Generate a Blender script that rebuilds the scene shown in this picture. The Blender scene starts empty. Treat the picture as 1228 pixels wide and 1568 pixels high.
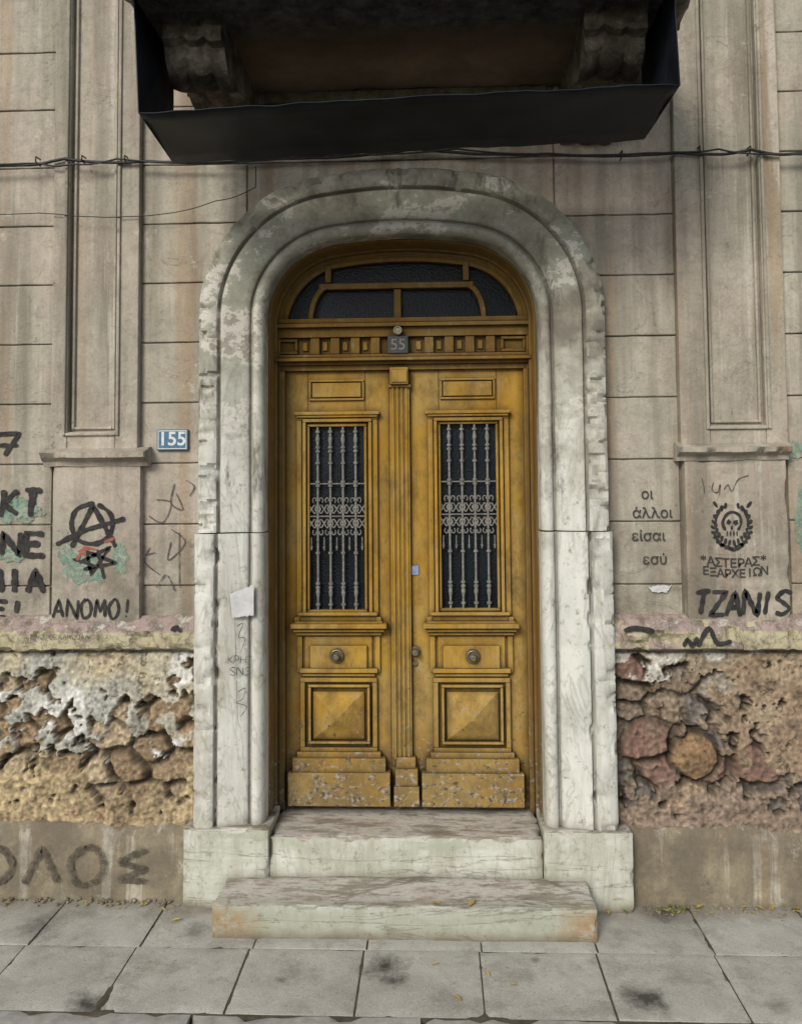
import bpy, bmesh, math, random
from mathutils import Vector, Matrix, noise
random.seed(7)
sc=bpy.context.scene
# ---------------- camera -----------------
F=1300.0; D=4.333; H=2.073; CX=0.17
PPX,PPY=614.0,667.0
YAW,PITCH,ROLL=map(math.radians,(2.3,3.0,-0.45))
R=(Matrix.Rotation(YAW,3,'Z')@Matrix.Rotation(math.radians(90)+PITCH,3,'X')@Matrix.Rotation(ROLL,3,'Z'))
CP=Vector((CX,-D,H))
def W(px,py,y=0.0):
    d=R@Vector(((px-PPX)/F,(PPY-py)/F,-1)); t=(y+D)/d.y
    p=CP+d*t; return p.x,p.z
def wx(px,y=0,py=735): return W(px,py,y)[0]
def wz(py,y=0,px=614): return W(px,py,y)[1]
cam=bpy.data.cameras.new("camera"); co=bpy.data.objects.new("camera",cam); sc.collection.objects.link(co)
co.matrix_world=Matrix.Translation(CP)@R.to_4x4()
cam.sensor_fit='VERTICAL'; cam.sensor_height=36; cam.lens=F/1568*36
cam.shift_y=-(784-PPY)/1568; cam.clip_end=500; cam.clip_start=.05
sc.camera=co
# ---------------- world -----------------
w=bpy.data.worlds.new("World"); sc.world=w; w.use_nodes=True
n=w.node_tree.nodes; l=w.node_tree.links
sky=n.new('ShaderNodeTexSky'); sky.sky_type='NISHITA'; sky.sun_disc=False
SE,SR=math.radians(31),math.radians(204)
sky.sun_elevation=SE; sky.sun_rotation=SR
hs=n.new('ShaderNodeHueSaturation'); hs.inputs['Saturation'].default_value=.4
l.new(sky.outputs[0],hs.inputs['Color']); bg=n['Background']; l.new(hs.outputs[0],bg.inputs[0]); bg.inputs[1].default_value=.15
sun=bpy.data.lights.new("sun",'SUN'); so=bpy.data.objects.new("sun",sun); sc.collection.objects.link(so)
sun.energy=2.6; sun.angle=math.radians(20); sun.color=(1,.93,.82)
dirv=Vector((math.sin(SR)*math.cos(SE),math.cos(SR)*math.cos(SE),math.sin(SE)))
so.rotation_euler=dirv.to_track_quat('Z','Y').to_euler()
sc.view_settings.view_transform='Standard'; sc.view_settings.look='None'; sc.view_settings.exposure=0
# ---------------- materials -----------------
class NT:
    def __init__(s,name):
        s.m=bpy.data.materials.new(name); s.m.use_nodes=True
        s.t=s.m.node_tree; s.n=s.t.nodes; s.l=s.t.links
        s.b=s.n['Principled BSDF']; s.co=s.n.new('ShaderNodeTexCoord').outputs['Object']
        sp=s.n.new('ShaderNodeSeparateXYZ'); s.l.new(s.co,sp.inputs[0]); s.xyz=sp.outputs
    def noise(s,scale,stretch=(1,1,1),detail=6,rough=.6,off=(0,0,0),dist=0):
        mp=s.n.new('ShaderNodeMapping'); mp.inputs['Scale'].default_value=stretch; mp.inputs['Location'].default_value=off
        s.l.new(s.co,mp.inputs[0]); t=s.n.new('ShaderNodeTexNoise'); t.inputs['Scale'].default_value=scale
        t.inputs['Detail'].default_value=detail; t.inputs['Roughness'].default_value=rough; t.inputs['Distortion'].default_value=dist
        s.l.new(mp.outputs[0],t.inputs['Vector']); return t.outputs['Fac']
    def ramp(s,f,st):
        r=s.n.new('ShaderNodeValToRGB'); e=r.color_ramp.elements
        while len(e)<len(st): e.new(.5)
        for i,(p,c) in enumerate(st):
            e[i].position=p
            e[i].color=(c,c,c,1) if isinstance(c,(int,float)) else (*c,1)
        s.l.new(f,r.inputs[0]); return r.outputs[0]
    def mix(s,f,a,b,mode='MIX'):
        x=s.n.new('ShaderNodeMix'); x.data_type='RGBA'; x.blend_type=mode
        for i,v in ((0,f),(6,a),(7,b)):
            if hasattr(v,'is_output'): s.l.new(v,x.inputs[i])
            elif i==0: x.inputs[0].default_value=v
            else: x.inputs[i].default_value=(*v,1) if not isinstance(v,(int,float)) else (v,v,v,1)
        return x.outputs[2]
    def math(s,op,a,b=0,clamp=False):
        x=s.n.new('ShaderNodeMath'); x.operation=op; x.use_clamp=clamp
        for i,v in ((0,a),(1,b)):
            if hasattr(v,'is_output'): s.l.new(v,x.inputs[i])
            else: x.inputs[i].default_value=v
        return x.outputs[0]
    def rng(s,f,a,b,c=0,d=1):
        x=s.n.new('ShaderNodeMapRange'); 
        for i,v in enumerate((a,b,c,d)): x.inputs[i+1].default_value=v
        s.l.new(f,x.inputs[0]); return x.outputs[0]
    def ao(s,dist=.04):
        a=s.n.new('ShaderNodeAmbientOcclusion'); a.samples=3; a.inputs['Distance'].default_value=dist; return a.outputs['AO']
    def fin(s,col,rough=.8,bump=None,bs=.3,bd=.01,spec=.3,metal=0):
        s.l.new(col,s.b.inputs['Base Color'])
        if hasattr(rough,'is_output'): s.l.new(rough,s.b.inputs['Roughness'])
        else: s.b.inputs['Roughness'].default_value=rough
        s.b.inputs['Specular IOR Level'].default_value=spec; s.b.inputs['Metallic'].default_value=metal
        if bump is not None:
            b=s.n.new('ShaderNodeBump'); b.inputs['Strength'].default_value=bs; b.inputs['Distance'].default_value=bd
            s.l.new(bump,b.inputs['Height']); s.l.new(b.outputs[0],s.b.inputs['Normal'])
        return s.m
def plaster(name,a,b,c,streak=.6,dirt=(.135,.12,.09),wall=True):
    t=NT(name)
    base=t.ramp(t.noise(1.5,detail=9,rough=.7),[(.36,a),(.5,b),(.63,c)])
    if wall:
        base=t.mix(t.ramp(t.noise(.9,detail=3,off=(2,0,8)),[(.42,0),(.60,.4)]),base,(.40,.33,.285))
        base=t.mix(t.ramp(t.noise(1.3,detail=3,off=(9,0,3)),[(.44,0),(.60,.6)]),base,(.34,.335,.265))
    st=t.ramp(t.noise(8,(1,1,.07),6,.6),[(.45,0),(.66,1)])
    base=t.mix(t.math('MULTIPLY',st,streak),base,dirt)
    st2=t.ramp(t.noise(5,(1,1,.05),5,.6,(3,3,3)),[(.55,0),(.64,.5)])
    base=t.mix(st2,base,(.32,.21,.12))
    st3=t.ramp(t.noise(11,(1,1,.04),5,.6,(13,3,3)),[(.59,0),(.66,.55)])
    base=t.mix(st3,base,(.56,.53,.46))
    sp=t.ramp(t.noise(14,detail=10,rough=.75),[(.48,0),(.70,.6)])
    base=t.mix(sp,base,tuple(x*.5 for x in b))
    pk=t.ramp(t.noise(5,detail=12,rough=.8,off=(7,3,1)),[(.59,0),(.62,.55)])
    base=t.mix(pk,base,(.53,.50,.42))
    pd=t.ramp(t.noise(7,detail=12,rough=.8,off=(1,8,1)),[(.62,0),(.64,.65)])
    base=t.mix(pd,base,(.18,.155,.12))
    low=t.math('MULTIPLY',t.rng(t.xyz[2],1.95,1.4),t.ramp(t.noise(6,detail=9,rough=.7),[(.4,0),(.6,.65)]),True)
    base=t.mix(low,base,(.14,.12,.09))
    ck=t.ramp(t.noise(2.4,detail=7,rough=.6,off=(3,1,6),dist=1.0),[(.4965,0),(.5,.55),(.5035,0)])
    base=t.mix(ck,base,(.12,.10,.075))
    fn=t.noise(70,detail=8,rough=.7)
    base=t.mix(.4,base,t.ramp(fn,[(.3,.6),(.62,1)]),'MULTIPLY')
    return t.fin(base,.9,t.math('ADD',t.math('ADD',fn,pd),t.math('MULTIPLY',t.noise(12,detail=6),2)),.55,.007)
M_wall=plaster('wall_plaster',(.52,.475,.395),(.43,.388,.315),(.31,.272,.215))
M_pil=plaster('pilaster_plaster',(.50,.455,.375),(.405,.362,.295),(.28,.245,.195),.65)
M_base=plaster('base_render',(.32,.275,.19),(.26,.225,.155),(.18,.15,.105),.35,(.1,.08,.055),False)
M_back=plaster('groove_plaster',(.2,.17,.13),(.15,.13,.1),(.1,.085,.065))
def ledge():
    t=NT('painted_ledge')
    base=t.ramp(t.noise(6,(.5,1,1.5),9,.7),[(.34,(.30,.25,.20)),(.44,(.44,.40,.27)),(.56,(.45,.41,.26)),(.66,(.24,.20,.15))])
    up=t.n.new('ShaderNodeNewGeometry'); s=t.n.new('ShaderNodeSeparateXYZ'); t.l.new(up.outputs['Normal'],s.inputs[0])
    base=t.mix(t.rng(s.outputs[2],.15,.45),base,t.ramp(t.noise(12,detail=8),[(.4,(.36,.275,.25)),(.55,(.28,.22,.195)),(.62,(.46,.43,.37))]))
    base=t.mix(t.ramp(t.noise(14,detail=9,rough=.8),[(.49,0),(.61,.85)]),base,(.13,.11,.08))
    cr=t.ramp(t.noise(7,(1,1,1),8,.6,(6,1,2),1.2),[(.488,0),(.5,.8),(.512,0)])
    base=t.mix(cr,base,(.07,.06,.045))
    return t.fin(base,.85,t.noise(40,detail=8,rough=.7),.6,.01)
M_ledge=ledge()
def marble(name,weather=False,warm=0):
    t=NT(name)
    base=t.ramp(t.noise(2.2,(1,1,.6),8,.6,dist=1.5),[(.3,(.51,.525,.485)),(.5,(.61,.61,.56)),(.62,(.53,.525,.47)),(.72,(.37,.37,.32))])
    vein=t.ramp(t.noise(2.5,(1,1,.35),6,.55,(4,2,1),3),[(.475,0),(.5,.55),(.525,0)])
    base=t.mix(vein,base,(.29,.30,.25))
    st=t.ramp(t.noise(7,(1,1,.12),8,.7,(1,5,2)),[(.45,0),(.68,.75)])
    base=t.mix(st,base,(.27,.245,.185))
    if weather:
        zz=t.math('ADD',t.rng(t.xyz[2],2.1,2.95),t.rng(t.noise(3,detail=8,rough=.7),.25,.75,-.6,.6),True)
        dark=t.ramp(t.noise(2.6,(.8,1,1.1),12,.72,off=(3,3,3)),[(.36,(.11,.10,.075)),(.43,(.19,.175,.13)),(.485,(.24,.24,.185)),(.53,(.27,.275,.215)),(.538,(.50,.475,.42)),(.585,(.46,.435,.38)),(.593,(.22,.19,.15)),(.65,(.28,.26,.21)),(.75,(.48,.45,.40))])
        base=t.mix(t.math('MULTIPLY',zz,.92),base,dark)
        dk=t.math('MULTIPLY',t.ramp(t.noise(3.4,(1,1,.28),11,.75,(8,8,1)),[(.545,0),(.60,.8)]),t.rng(t.xyz[2],1.0,2.1),True)
        base=t.mix(dk,base,(.095,.085,.065))
    else:
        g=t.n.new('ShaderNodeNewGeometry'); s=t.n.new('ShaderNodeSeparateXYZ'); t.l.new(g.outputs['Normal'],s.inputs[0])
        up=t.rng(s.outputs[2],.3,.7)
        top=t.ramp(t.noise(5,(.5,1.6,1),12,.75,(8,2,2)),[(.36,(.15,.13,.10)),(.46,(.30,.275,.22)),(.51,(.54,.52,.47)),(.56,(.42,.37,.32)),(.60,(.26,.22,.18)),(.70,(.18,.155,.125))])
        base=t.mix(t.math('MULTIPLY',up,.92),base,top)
        fr=t.ramp(t.noise(3,(.5,1,2.2),10,.7,(5,5,5)),[(.38,0),(.6,.85)])
        base=t.mix(t.math('MULTIPLY',fr,t.math('SUBTRACT',1,up)),base,(.33,.35,.265))
        lowf=t.math('MULTIPLY',t.rng(t.xyz[1],-.30,-.37),.45,True)
        base=t.mix(lowf,base,(.27,.29,.23))
        cr=t.ramp(t.noise(2.2,(.35,1,3.5),8,.6,(1,9,4),.6),[(.488,0),(.5,.6),(.512,0)])
        base=t.mix(cr,base,(.10,.085,.06))
        xa=t.math('ABSOLUTE',t.math('SUBTRACT',t.xyz[0],.02)); e=t.math('MULTIPLY',t.rng(xa,.60,.86),t.rng(t.xyz[1],-.30,-.37),True)
        e=t.math('MULTIPLY',e,t.rng(t.xyz[2],.16,.08),True)
        e=t.math('MULTIPLY',e,t.ramp(t.noise(11,detail=10,rough=.78),[(.40,.05),(.50,1)]))
        base=t.mix(e,base,(.30,.175,.065))
        ft=t.math('MULTIPLY',t.rng(t.xyz[2],.06,-.01),t.ramp(t.noise(8),[(.35,.3),(.6,1)]),True)
        base=t.mix(ft,base,(.19,.15,.095))
    base=t.mix(t.ramp(t.noise(26,detail=10,rough=.8,off=(2,8,2)),[(.55,0),(.64,.7)]),base,(.17,.145,.11))
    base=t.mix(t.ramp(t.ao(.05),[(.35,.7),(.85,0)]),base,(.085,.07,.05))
    fn=t.noise(60,detail=8,rough=.7)
    return t.fin(base,.6,t.math('ADD',fn,t.math('MULTIPLY',t.noise(9,detail=8,rough=.6),2)),.32,.006,.35)
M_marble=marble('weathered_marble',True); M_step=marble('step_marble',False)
def wood(name,k=1.0,brown=0):
    t=NT(name)
    a,b,c=(.40,.245,.045),(.315,.178,.027),(.215,.116,.020)
    if brown==2: a,b,c=(.25,.15,.034),(.19,.108,.023),(.12,.065,.016)
    base=t.ramp(t.noise(2.5,(1,1,.45),9,.7),[(.36,a),(.52,b),(.68,c)])
    base=t.mix(t.ramp(t.noise(2.2,detail=6,off=(6,1,1)),[(.43,0),(.60,.55)]),base,(.36,.27,.11) if not brown else (.2,.14,.06))
    g=t.ramp(t.noise(34,(1,1,.05),6,.6),[(.55,0),(.75,.2)])
    base=t.mix(g,base,(.13,.07,.018))
    drt=t.ramp(t.noise(9,(1,1,.6),10,.78,(2,2,7)),[(.46,0),(.64,.7)])
    base=t.mix(drt,base,(.125,.08,.03))
    dst=t.ramp(t.noise(15,(1,1,.4),9,.75,(12,2,7)),[(.56,0),(.68,.45)])
    base=t.mix(dst,base,(.34,.28,.16))
    low=t.rng(t.xyz[2],1.25,.36,0,.15)
    lowd=t.math('MULTIPLY',t.rng(t.xyz[2],.85,.36),t.ramp(t.noise(7,detail=8,rough=.7),[(.36,.1),(.58,.85)]),True)
    base=t.mix(lowd,base,(.15,.11,.055))
    chip=t.math('ADD',t.noise(22,(1,1,1.6),10,.78,(5,1,9)),low)
    base=t.mix(t.ramp(chip,[(.65,0),(.675,.9)]),base,t.ramp(t.noise(40),[(.42,(.07,.05,.035)),(.6,(.36,.32,.25))]))
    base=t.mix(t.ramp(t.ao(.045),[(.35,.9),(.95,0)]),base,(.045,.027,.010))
    fn=t.noise(35,(1,1,.12),8,.6)
    return t.fin(base,t.ramp(t.noise(20),[(.3,.78),(.7,.92)]),t.math('ADD',t.math('ADD',t.math('MULTIPLY',fn,.4),chip),t.noise(60,detail=5)),.35,.004,.15)
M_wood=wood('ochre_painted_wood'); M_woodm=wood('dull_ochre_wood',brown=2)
def simple(name,c1,c2,sc_=20,rough=.6,metal=0,bs=.2,spec=.4,stretch=(1,1,1)):
    t=NT(name); f=t.noise(sc_,stretch,8,.65)
    return t.fin(t.ramp(f,[(.35,c1),(.65,c2)]),rough,f,bs,.004,spec,metal)
M_glass=NT('dark_patterned_glass')
_f=M_glass.noise(1.5,detail=3); _v=M_glass.n.new('ShaderNodeTexVoronoi'); _v.inputs['Scale'].default_value=90; M_glass.l.new(M_glass.co,_v.inputs[0])
M_glass=M_glass.fin(M_glass.ramp(_f,[(.4,(.004,.006,.008)),(.6,(.009,.014,.019))]),.3,_v.outputs[0],.35,.004,.13)
M_iron=simple('painted_iron',(.10,.10,.092),(.24,.235,.21),60,.65)
M_black=simple('black_sheet_metal',(.005,.007,.011),(.015,.019,.027),5,.5,0,.15,.25)
M_blackplate=simple('black_plate',(.012,.012,.012),(.03,.03,.03),30,.4)
M_brass=simple('aged_brass',(.10,.09,.06),(.24,.21,.15),50,.4,.6)
def spray(name,c1,c2,sc_,lo=.36,hi=.5):
    t=NT(name); f=t.noise(sc_,(1,1,1),8,.65)
    m=t.fin(t.ramp(f,[(.35,c1),(.65,c2)]),.8,f,.2,.004,.25)
    a=t.ramp(t.noise(38,detail=10,rough=.8,off=(2,2,2)),[(lo,.12),(hi,1)]); t.l.new(a,t.b.inputs['Alpha']); return m
M_spray=spray('black_spray_paint',(.016,.016,.018),(.05,.046,.042),45,.28,.40)
M_stencil=simple('stencil_paint',(.02,.02,.02),(.06,.055,.05),45,.8)
M_sprayf=spray('faded_spray_paint',(.05,.045,.036),(.12,.10,.075),25,.40,.55)
M_thin=spray('marker_ink',(.05,.05,.05),(.12,.11,.10),60,.38,.5)
M_teal=spray('teal_spray_paint',(.13,.25,.19),(.30,.34,.27),14,.40,.54)
M_red=simple('red_spray_paint',(.28,.05,.035),(.3,.12,.09),30,.8)
M_blue=simple('blue_enamel',(.03,.10,.20),(.06,.16,.27),40,.4)
M_white=simple('white_enamel',(.5,.52,.5),(.62,.64,.62),50,.4)
M_paper=simple('torn_paper',(.42,.42,.43),(.55,.55,.55),20,.8)
M_cable=simple('black_cable',(.012,.012,.012),(.03,.03,.03),30,.6)
M_leaf=simple('dry_leaf',(.30,.21,.05),(.42,.32,.09),9,.7)
M_weed=simple('weed_green',(.08,.11,.03),(.20,.21,.07),9,.7)
def slabmat():
    t=NT('balcony_underside')
    base=t.ramp(t.noise(3,detail=8,rough=.6),[(.35,(.13,.095,.06)),(.6,(.20,.15,.10)),(.75,(.24,.205,.15))])
    f=t.math('ADD',t.rng(t.xyz[1],-.55,-.68),t.rng(t.noise(8,detail=10,rough=.7),.3,.7,-.4,.4),True)
    base=t.mix(f,base,t.ramp(t.noise(13,detail=10,rough=.75),[(.35,(.05,.045,.04)),(.5,(.14,.13,.115)),(.68,(.28,.26,.23))]))
    return t.fin(base,.9,t.noise(20,detail=10,rough=.7),.8,.015)
M_slab=slabmat()
def corb():
    t=NT('old_bracket_stone')
    base=t.ramp(t.noise(9,detail=10,rough=.7),[(.35,(.04,.034,.025)),(.5,(.12,.10,.075)),(.66,(.28,.25,.20))])
    return t.fin(base,.8,t.noise(22,detail=9,rough=.7),.9,.02)
M_corb=corb()
def G(px,py,z=0):
    d=R@Vector(((px-PPX)/F,(PPY-py)/F,-1)); t=(z-H)/d.z; p=CP+d*t; return p.x,p.y
def pave():
    t=NT('pavement_concrete')
    base=t.ramp(t.noise(1.8,detail=9,rough=.65),[(.3,(.35,.34,.305)),(.5,(.47,.46,.415)),(.7,(.56,.55,.50))])
    base=t.mix(t.ramp(t.noise(4,detail=10,rough=.75,off=(4,4,4)),[(.49,0),(.63,.55)]),base,(.24,.22,.18))
    base=t.mix(t.ramp(t.noise(30,detail=8,rough=.75,off=(4,9,4)),[(.60,0),(.65,.6)]),base,(.13,.12,.095))
    base=t.mix(t.ramp(t.noise(12,detail=8,rough=.7,off=(14,9,4)),[(.60,0),(.66,.4)]),base,(.60,.58,.53))
    sp=t.noise(150,detail=3,rough=.7)
    base=t.mix(.5,base,t.ramp(sp,[(.35,.45),(.65,1)]),'MULTIPLY')
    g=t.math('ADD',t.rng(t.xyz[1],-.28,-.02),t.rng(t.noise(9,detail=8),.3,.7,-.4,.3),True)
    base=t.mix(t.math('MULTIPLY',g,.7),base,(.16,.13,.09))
    for (px,py,yy,r,s) in STAINS:
        vm=t.n.new('ShaderNodeVectorMath'); vm.operation='DISTANCE'; t.l.new(t.co,vm.inputs[0]); vm.inputs[1].default_value=(px,py,0)
        d=t.math('ADD',vm.outputs['Value'],t.rng(t.noise(9,detail=9,rough=.7),.3,.7,-r*.7,r*.7))
        base=t.mix(t.rng(d,r*1.2,r*.2,0,s),base,(.035,.032,.028))
    return t.fin(base,.85,t.math('ADD',sp,t.math('MULTIPLY',t.noise(12,detail=6),2)),.45,.005)
STAINS=[(*G(590,1480),0,.085,.95),(*G(600,1502),0,.06,.8),(*G(130,1538),0,.08,.9),(*G(985,1528),0,.09,.9),(*G(60,1420),0,.12,.5),(*G(430,1500),0,.03,.5),(*G(820,1470),0,.025,.6),(*G(1010,1400),0,.10,.6),(*G(300,1425),0,.08,.5),(*G(1190,1540),0,.05,.5)]
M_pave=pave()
M_kerb=simple('kerb_stone',(.26,.255,.24),(.40,.39,.37),18,.8,0,.5)
M_joint=simple('joint_dirt',(.05,.043,.032),(.10,.085,.06),20,.95)
M_asph=simple('asphalt',(.035,.035,.036),(.07,.07,.068),90,.9,0,.6)
# ---------------- mesh helpers -----------------
def empty(name):
    o=bpy.data.objects.new(name,None); sc.collection.objects.link(o); return o
def link(me,name,mat,parent=None,bevel=0,seg=2,smooth=False):
    o=bpy.data.objects.new(name,me); sc.collection.objects.link(o)
    if mat is not None: me.materials.append(mat)
    if parent: o.parent=parent
    if bevel:
        b=o.modifiers.new('bevel','BEVEL'); b.width=bevel; b.segments=seg; b.limit_method='ANGLE'; b.angle_limit=math.radians(40)
    if smooth:
        me.shade_smooth(); me.set_sharp_from_angle(angle=math.radians(38))
    return o
def fin(bm,name,mat,parent=None,bevel=0,seg=2,smooth=False):
    bmesh.ops.recalc_face_normals(bm,faces=bm.faces)
    me=bpy.data.meshes.new(name); bm.to_mesh(me); bm.free()
    return link(me,name,mat,parent,bevel,seg,smooth)
def box(bm,x0,x1,y0,y1,z0,z1):
    v=[bm.verts.new((x,y,z)) for x in (x0,x1) for y in (y0,y1) for z in (z0,z1)]
    for f in ((0,1,3,2),(4,6,7,5),(0,4,5,1),(2,3,7,6),(0,2,6,4),(1,5,7,3)): bm.faces.new([v[i] for i in f])
def cyl(bm,p0,p1,r,seg=8,r2=None):
    p0=Vector(p0);p1=Vector(p1); q=(p1-p0).to_track_quat('Z','Y'); r2=r if r2 is None else r2
    a=[bm.verts.new(p0+q@Vector((r*math.cos(t),r*math.sin(t),0))) for t in [2*math.pi*i/seg for i in range(seg)]]
    b=[bm.verts.new(p1+q@Vector((r2*math.cos(t),r2*math.sin(t),0))) for t in [2*math.pi*i/seg for i in range(seg)]]
    bm.faces.new(a[::-1]); bm.faces.new(b)
    for i in range(seg): bm.faces.new((a[i],a[(i+1)%seg],b[(i+1)%seg],b[i]))
def ring(bm,c,Rr,r,seg=16,s2=6,ax='Y'):
    c=Vector(c); vs=[]
    for i in range(seg):
        t=2*math.pi*i/seg; row=[]
        for j in range(s2):
            u=2*math.pi*j/s2; rr=Rr+r*math.cos(u)
            row.append(bm.verts.new(c+Vector((rr*math.cos(t),r*math.sin(u),rr*math.sin(t)))))
        vs.append(row)
    for i in range(seg):
        for j in range(s2):
            bm.faces.new((vs[i][j],vs[(i+1)%seg][j],vs[(i+1)%seg][(j+1)%s2],vs[i][(j+1)%s2]))
def rough_box(name,x0,x1,y0,y1,z0,z1,mat,parent=None,cell=.02,amp=.004,chip=.012,seed=0,sharpz=None):
    nx,ny,nz=[max(2,int(round(d/cell))) for d in (x1-x0,y1-y0,z1-z0)]
    bm=bmesh.new(); V={}
    def vert(i,j,k):
        if (i,j,k) in V: return V[i,j,k]
        p=Vector((x0+(x1-x0)*i/nx,y0+(y1-y0)*j/ny,z0+(z1-z0)*k/nz))
        ex=(i==0)-(i==nx); ey=(j==0)-(j==ny); ez=(k==0)-(k==nz)
        q=p+noise.noise_vector(p*5+Vector((seed,0,0)))*amp+noise.noise_vector(p*20)*amp*.4
        if abs(ex)+abs(ey)+abs(ez)>=2:
            c=.003+max(0,noise.fractal(p*9+Vector((seed*3,1,2)),1,2,4)-.05)*chip*3
            q+=Vector((ex,ey,ez))*min(c,cell*.62)
        V[i,j,k]=bm.verts.new(q); return V[i,j,k]
    for i in range(nx):
        for j in range(ny):
            for k in (0,nz): bm.faces.new((vert(i,j,k),vert(i+1,j,k),vert(i+1,j+1,k),vert(i,j+1,k)))
    for i in range(nx):
        for k in range(nz):
            for j in (0,ny): bm.faces.new((vert(i,j,k),vert(i+1,j,k),vert(i+1,j,k+1),vert(i,j,k+1)))
    for j in range(ny):
        for k in range(nz):
            for i in (0,nx): bm.faces.new((vert(i,j,k),vert(i,j+1,k),vert(i,j+1,k+1),vert(i,j,k+1)))
    return fin(bm,name,mat,parent,smooth=True)
# ---------------- key dims -----------------
Y1,Y2,YD=-.392,-.09,.275
Z1,Z2=.144,.331
XL=wx(404,-.06,620); XR=wx(826,-.06,620); XC=(XL+XR)/2; A=(XR-XL)/2
ZT=wz(356,-.06)
RS,RL=.40,2.2
beta=math.asin((A-RS)/(RL-RS)); rise=RL-(RL-RS)*math.cos(beta); ZS=ZT-rise
def arch_path(z0,z1=None,step=.012,rev=True):
    pts=[]
    n=max(1,int((ZS-z0)/step))
    for i in range(n): pts.append((XL,z0+(ZS-z0)*i/n,-1,0))
    m=40; ph=math.pi/2-beta
    for i in range(m):
        a=math.pi-ph*i/m; pts.append((XC-(A-RS)+RS*math.cos(a),ZS+RS*math.sin(a),math.cos(a),math.sin(a)))
    zc=ZS-(RL-RS)*math.cos(beta)
    m2=56
    for i in range(m2+1):
        a=math.pi/2+beta-2*beta*i/m2; pts.append((XC+RL*math.cos(a),zc+RL*math.sin(a),math.cos(a),math.sin(a)))
    left=pts; right=[(2*XC-p[0],p[1],-p[2],p[3]) for p in pts[:n+m]][::-1]
    return left+right
def sweep(name,path,prof,mat,parent=None,amp=0,edge=0,seed=0,caps=True,smooth=True):
    bm=bmesh.new(); rows=[]
    for (x,z,nx,nz) in path:
        row=[]
        for (o,y) in prof:
            p=Vector((x+nx*o,y,z+nz*o))
            if amp:
                p0=p.copy(); p+=noise.noise_vector(p0*5+Vector((seed,0,0)))*amp
                arris=(o>.22 and y<-.08)
                c=max(0,noise.fractal(p0*12+Vector((seed,5,0)),1,2,5)-.20)*edge
                if y<0 and arris:
                    p.y+=min(c,.02)
                    if o>.28:
                        s_=min(c,.02)*.6*(1.5 if z>2.8 else .5); p.x-=nx*s_; p.z-=nz*s_
            row.append(bm.verts.new(p))
        rows.append(row)
    for a,b in zip(rows,rows[1:]):
        for i in range(len(prof)-1): bm.faces.new((a[i],b[i],b[i+1],a[i+1]))
    if caps:
        bm.faces.new(rows[0]); bm.faces.new(rows[-1][::-1])
    return fin(bm,name,mat,parent,smooth=smooth)
# ================= HOUSE ====================
house=empty('neoclassical_house')
zhi=(wz(85,0,40)+wz(45,0,1180))/2; zlo=(wz(618,0,250)+wz(607,0,980))/2; dz=(zhi-zlo)/6
zLt=wz(958,-.05,250)
ZTOP=6.4; xo=A+.10
pl0,pl1=wx(83),wx(215); pr0,pr1=wx(1040),wx(1203)
joints=[zlo+dz*k for k in range(-4,14) if zlo+dz*k<ZTOP]
joints=[zLt]+[j for j in joints if j>zLt+.05]+[ZTOP]
g=.003
def rblock(bm,x0,x1,z0,z1,seed):
    y=random.uniform(-.003,.003); n=max(2,int((x1-x0)/.05)); m=4; b=.008
    def P(i,j):
        u=x0+(x1-x0)*i/n; v=z0+(z1-z0)*j/m; yy=y+.003*noise.noise(Vector((u*4,v*4,seed)))
        if j in (0,m): v+=.003*noise.noise(Vector((u*12,j,seed)))
        return bm.verts.new((u,yy,v))
    V=[[P(i,j) for j in range(m+1)] for i in range(n+1)]
    for i in range(n):
        for j in range(m): bm.faces.new((V[i][j],V[i+1][j],V[i+1][j+1],V[i][j+1]))
    bd=[V[i][0] for i in range(n+1)]+[V[n][j] for j in range(1,m+1)]+[V[i][m] for i in range(n-1,-1,-1)]+[V[0][j] for j in range(m-1,0,-1)]
    bk=[bm.verts.new((q.co.x,.1,q.co.z)) for q in bd]
    for i in range(len(bd)): bm.faces.new((bd[i],bk[i],bk[(i+1)%len(bd)],bd[(i+1)%len(bd)]))
bm=bmesh.new()
for a,b in zip(joints,joints[1:]):
    for (x0,x1) in ((-6,-3.4),(-3.4+2*g,pl0-.012),(pl1,XC-xo-g),(XC+xo+g,pr0),(pr1+.012,3.6),(3.6+2*g,6.2)):
        rblock(bm,x0,x1,a+g,b-g,a)
    if b>ZT+.12: rblock(bm,XC-xo+g,XC+xo-g,max(a,ZT+.10)+g,b-g,a)
fin(bm,'rusticated_wall',M_wall,house,.006,3)
bm=bmesh.new()
zq=zLt-.07
box(bm,-6,XC-xo,.014,.5,zq,ZTOP); box(bm,XC+xo,6.2,.014,.5,zq,ZTOP); box(bm,XC-xo,XC+xo,.015,.5,ZT+.10,ZTOP)
box(bm,-6,XC-xo,.13,.5,0,zq); box(bm,XC+xo,6.2,.13,.5,0,zq)
box(bm,-6,6.2,.501,3,-.0,ZTOP)
box(bm,-6.1,6.3,-.15,3.1,ZTOP,ZTOP+.2)
fin(bm,'wall_core',M_back,house)
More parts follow.
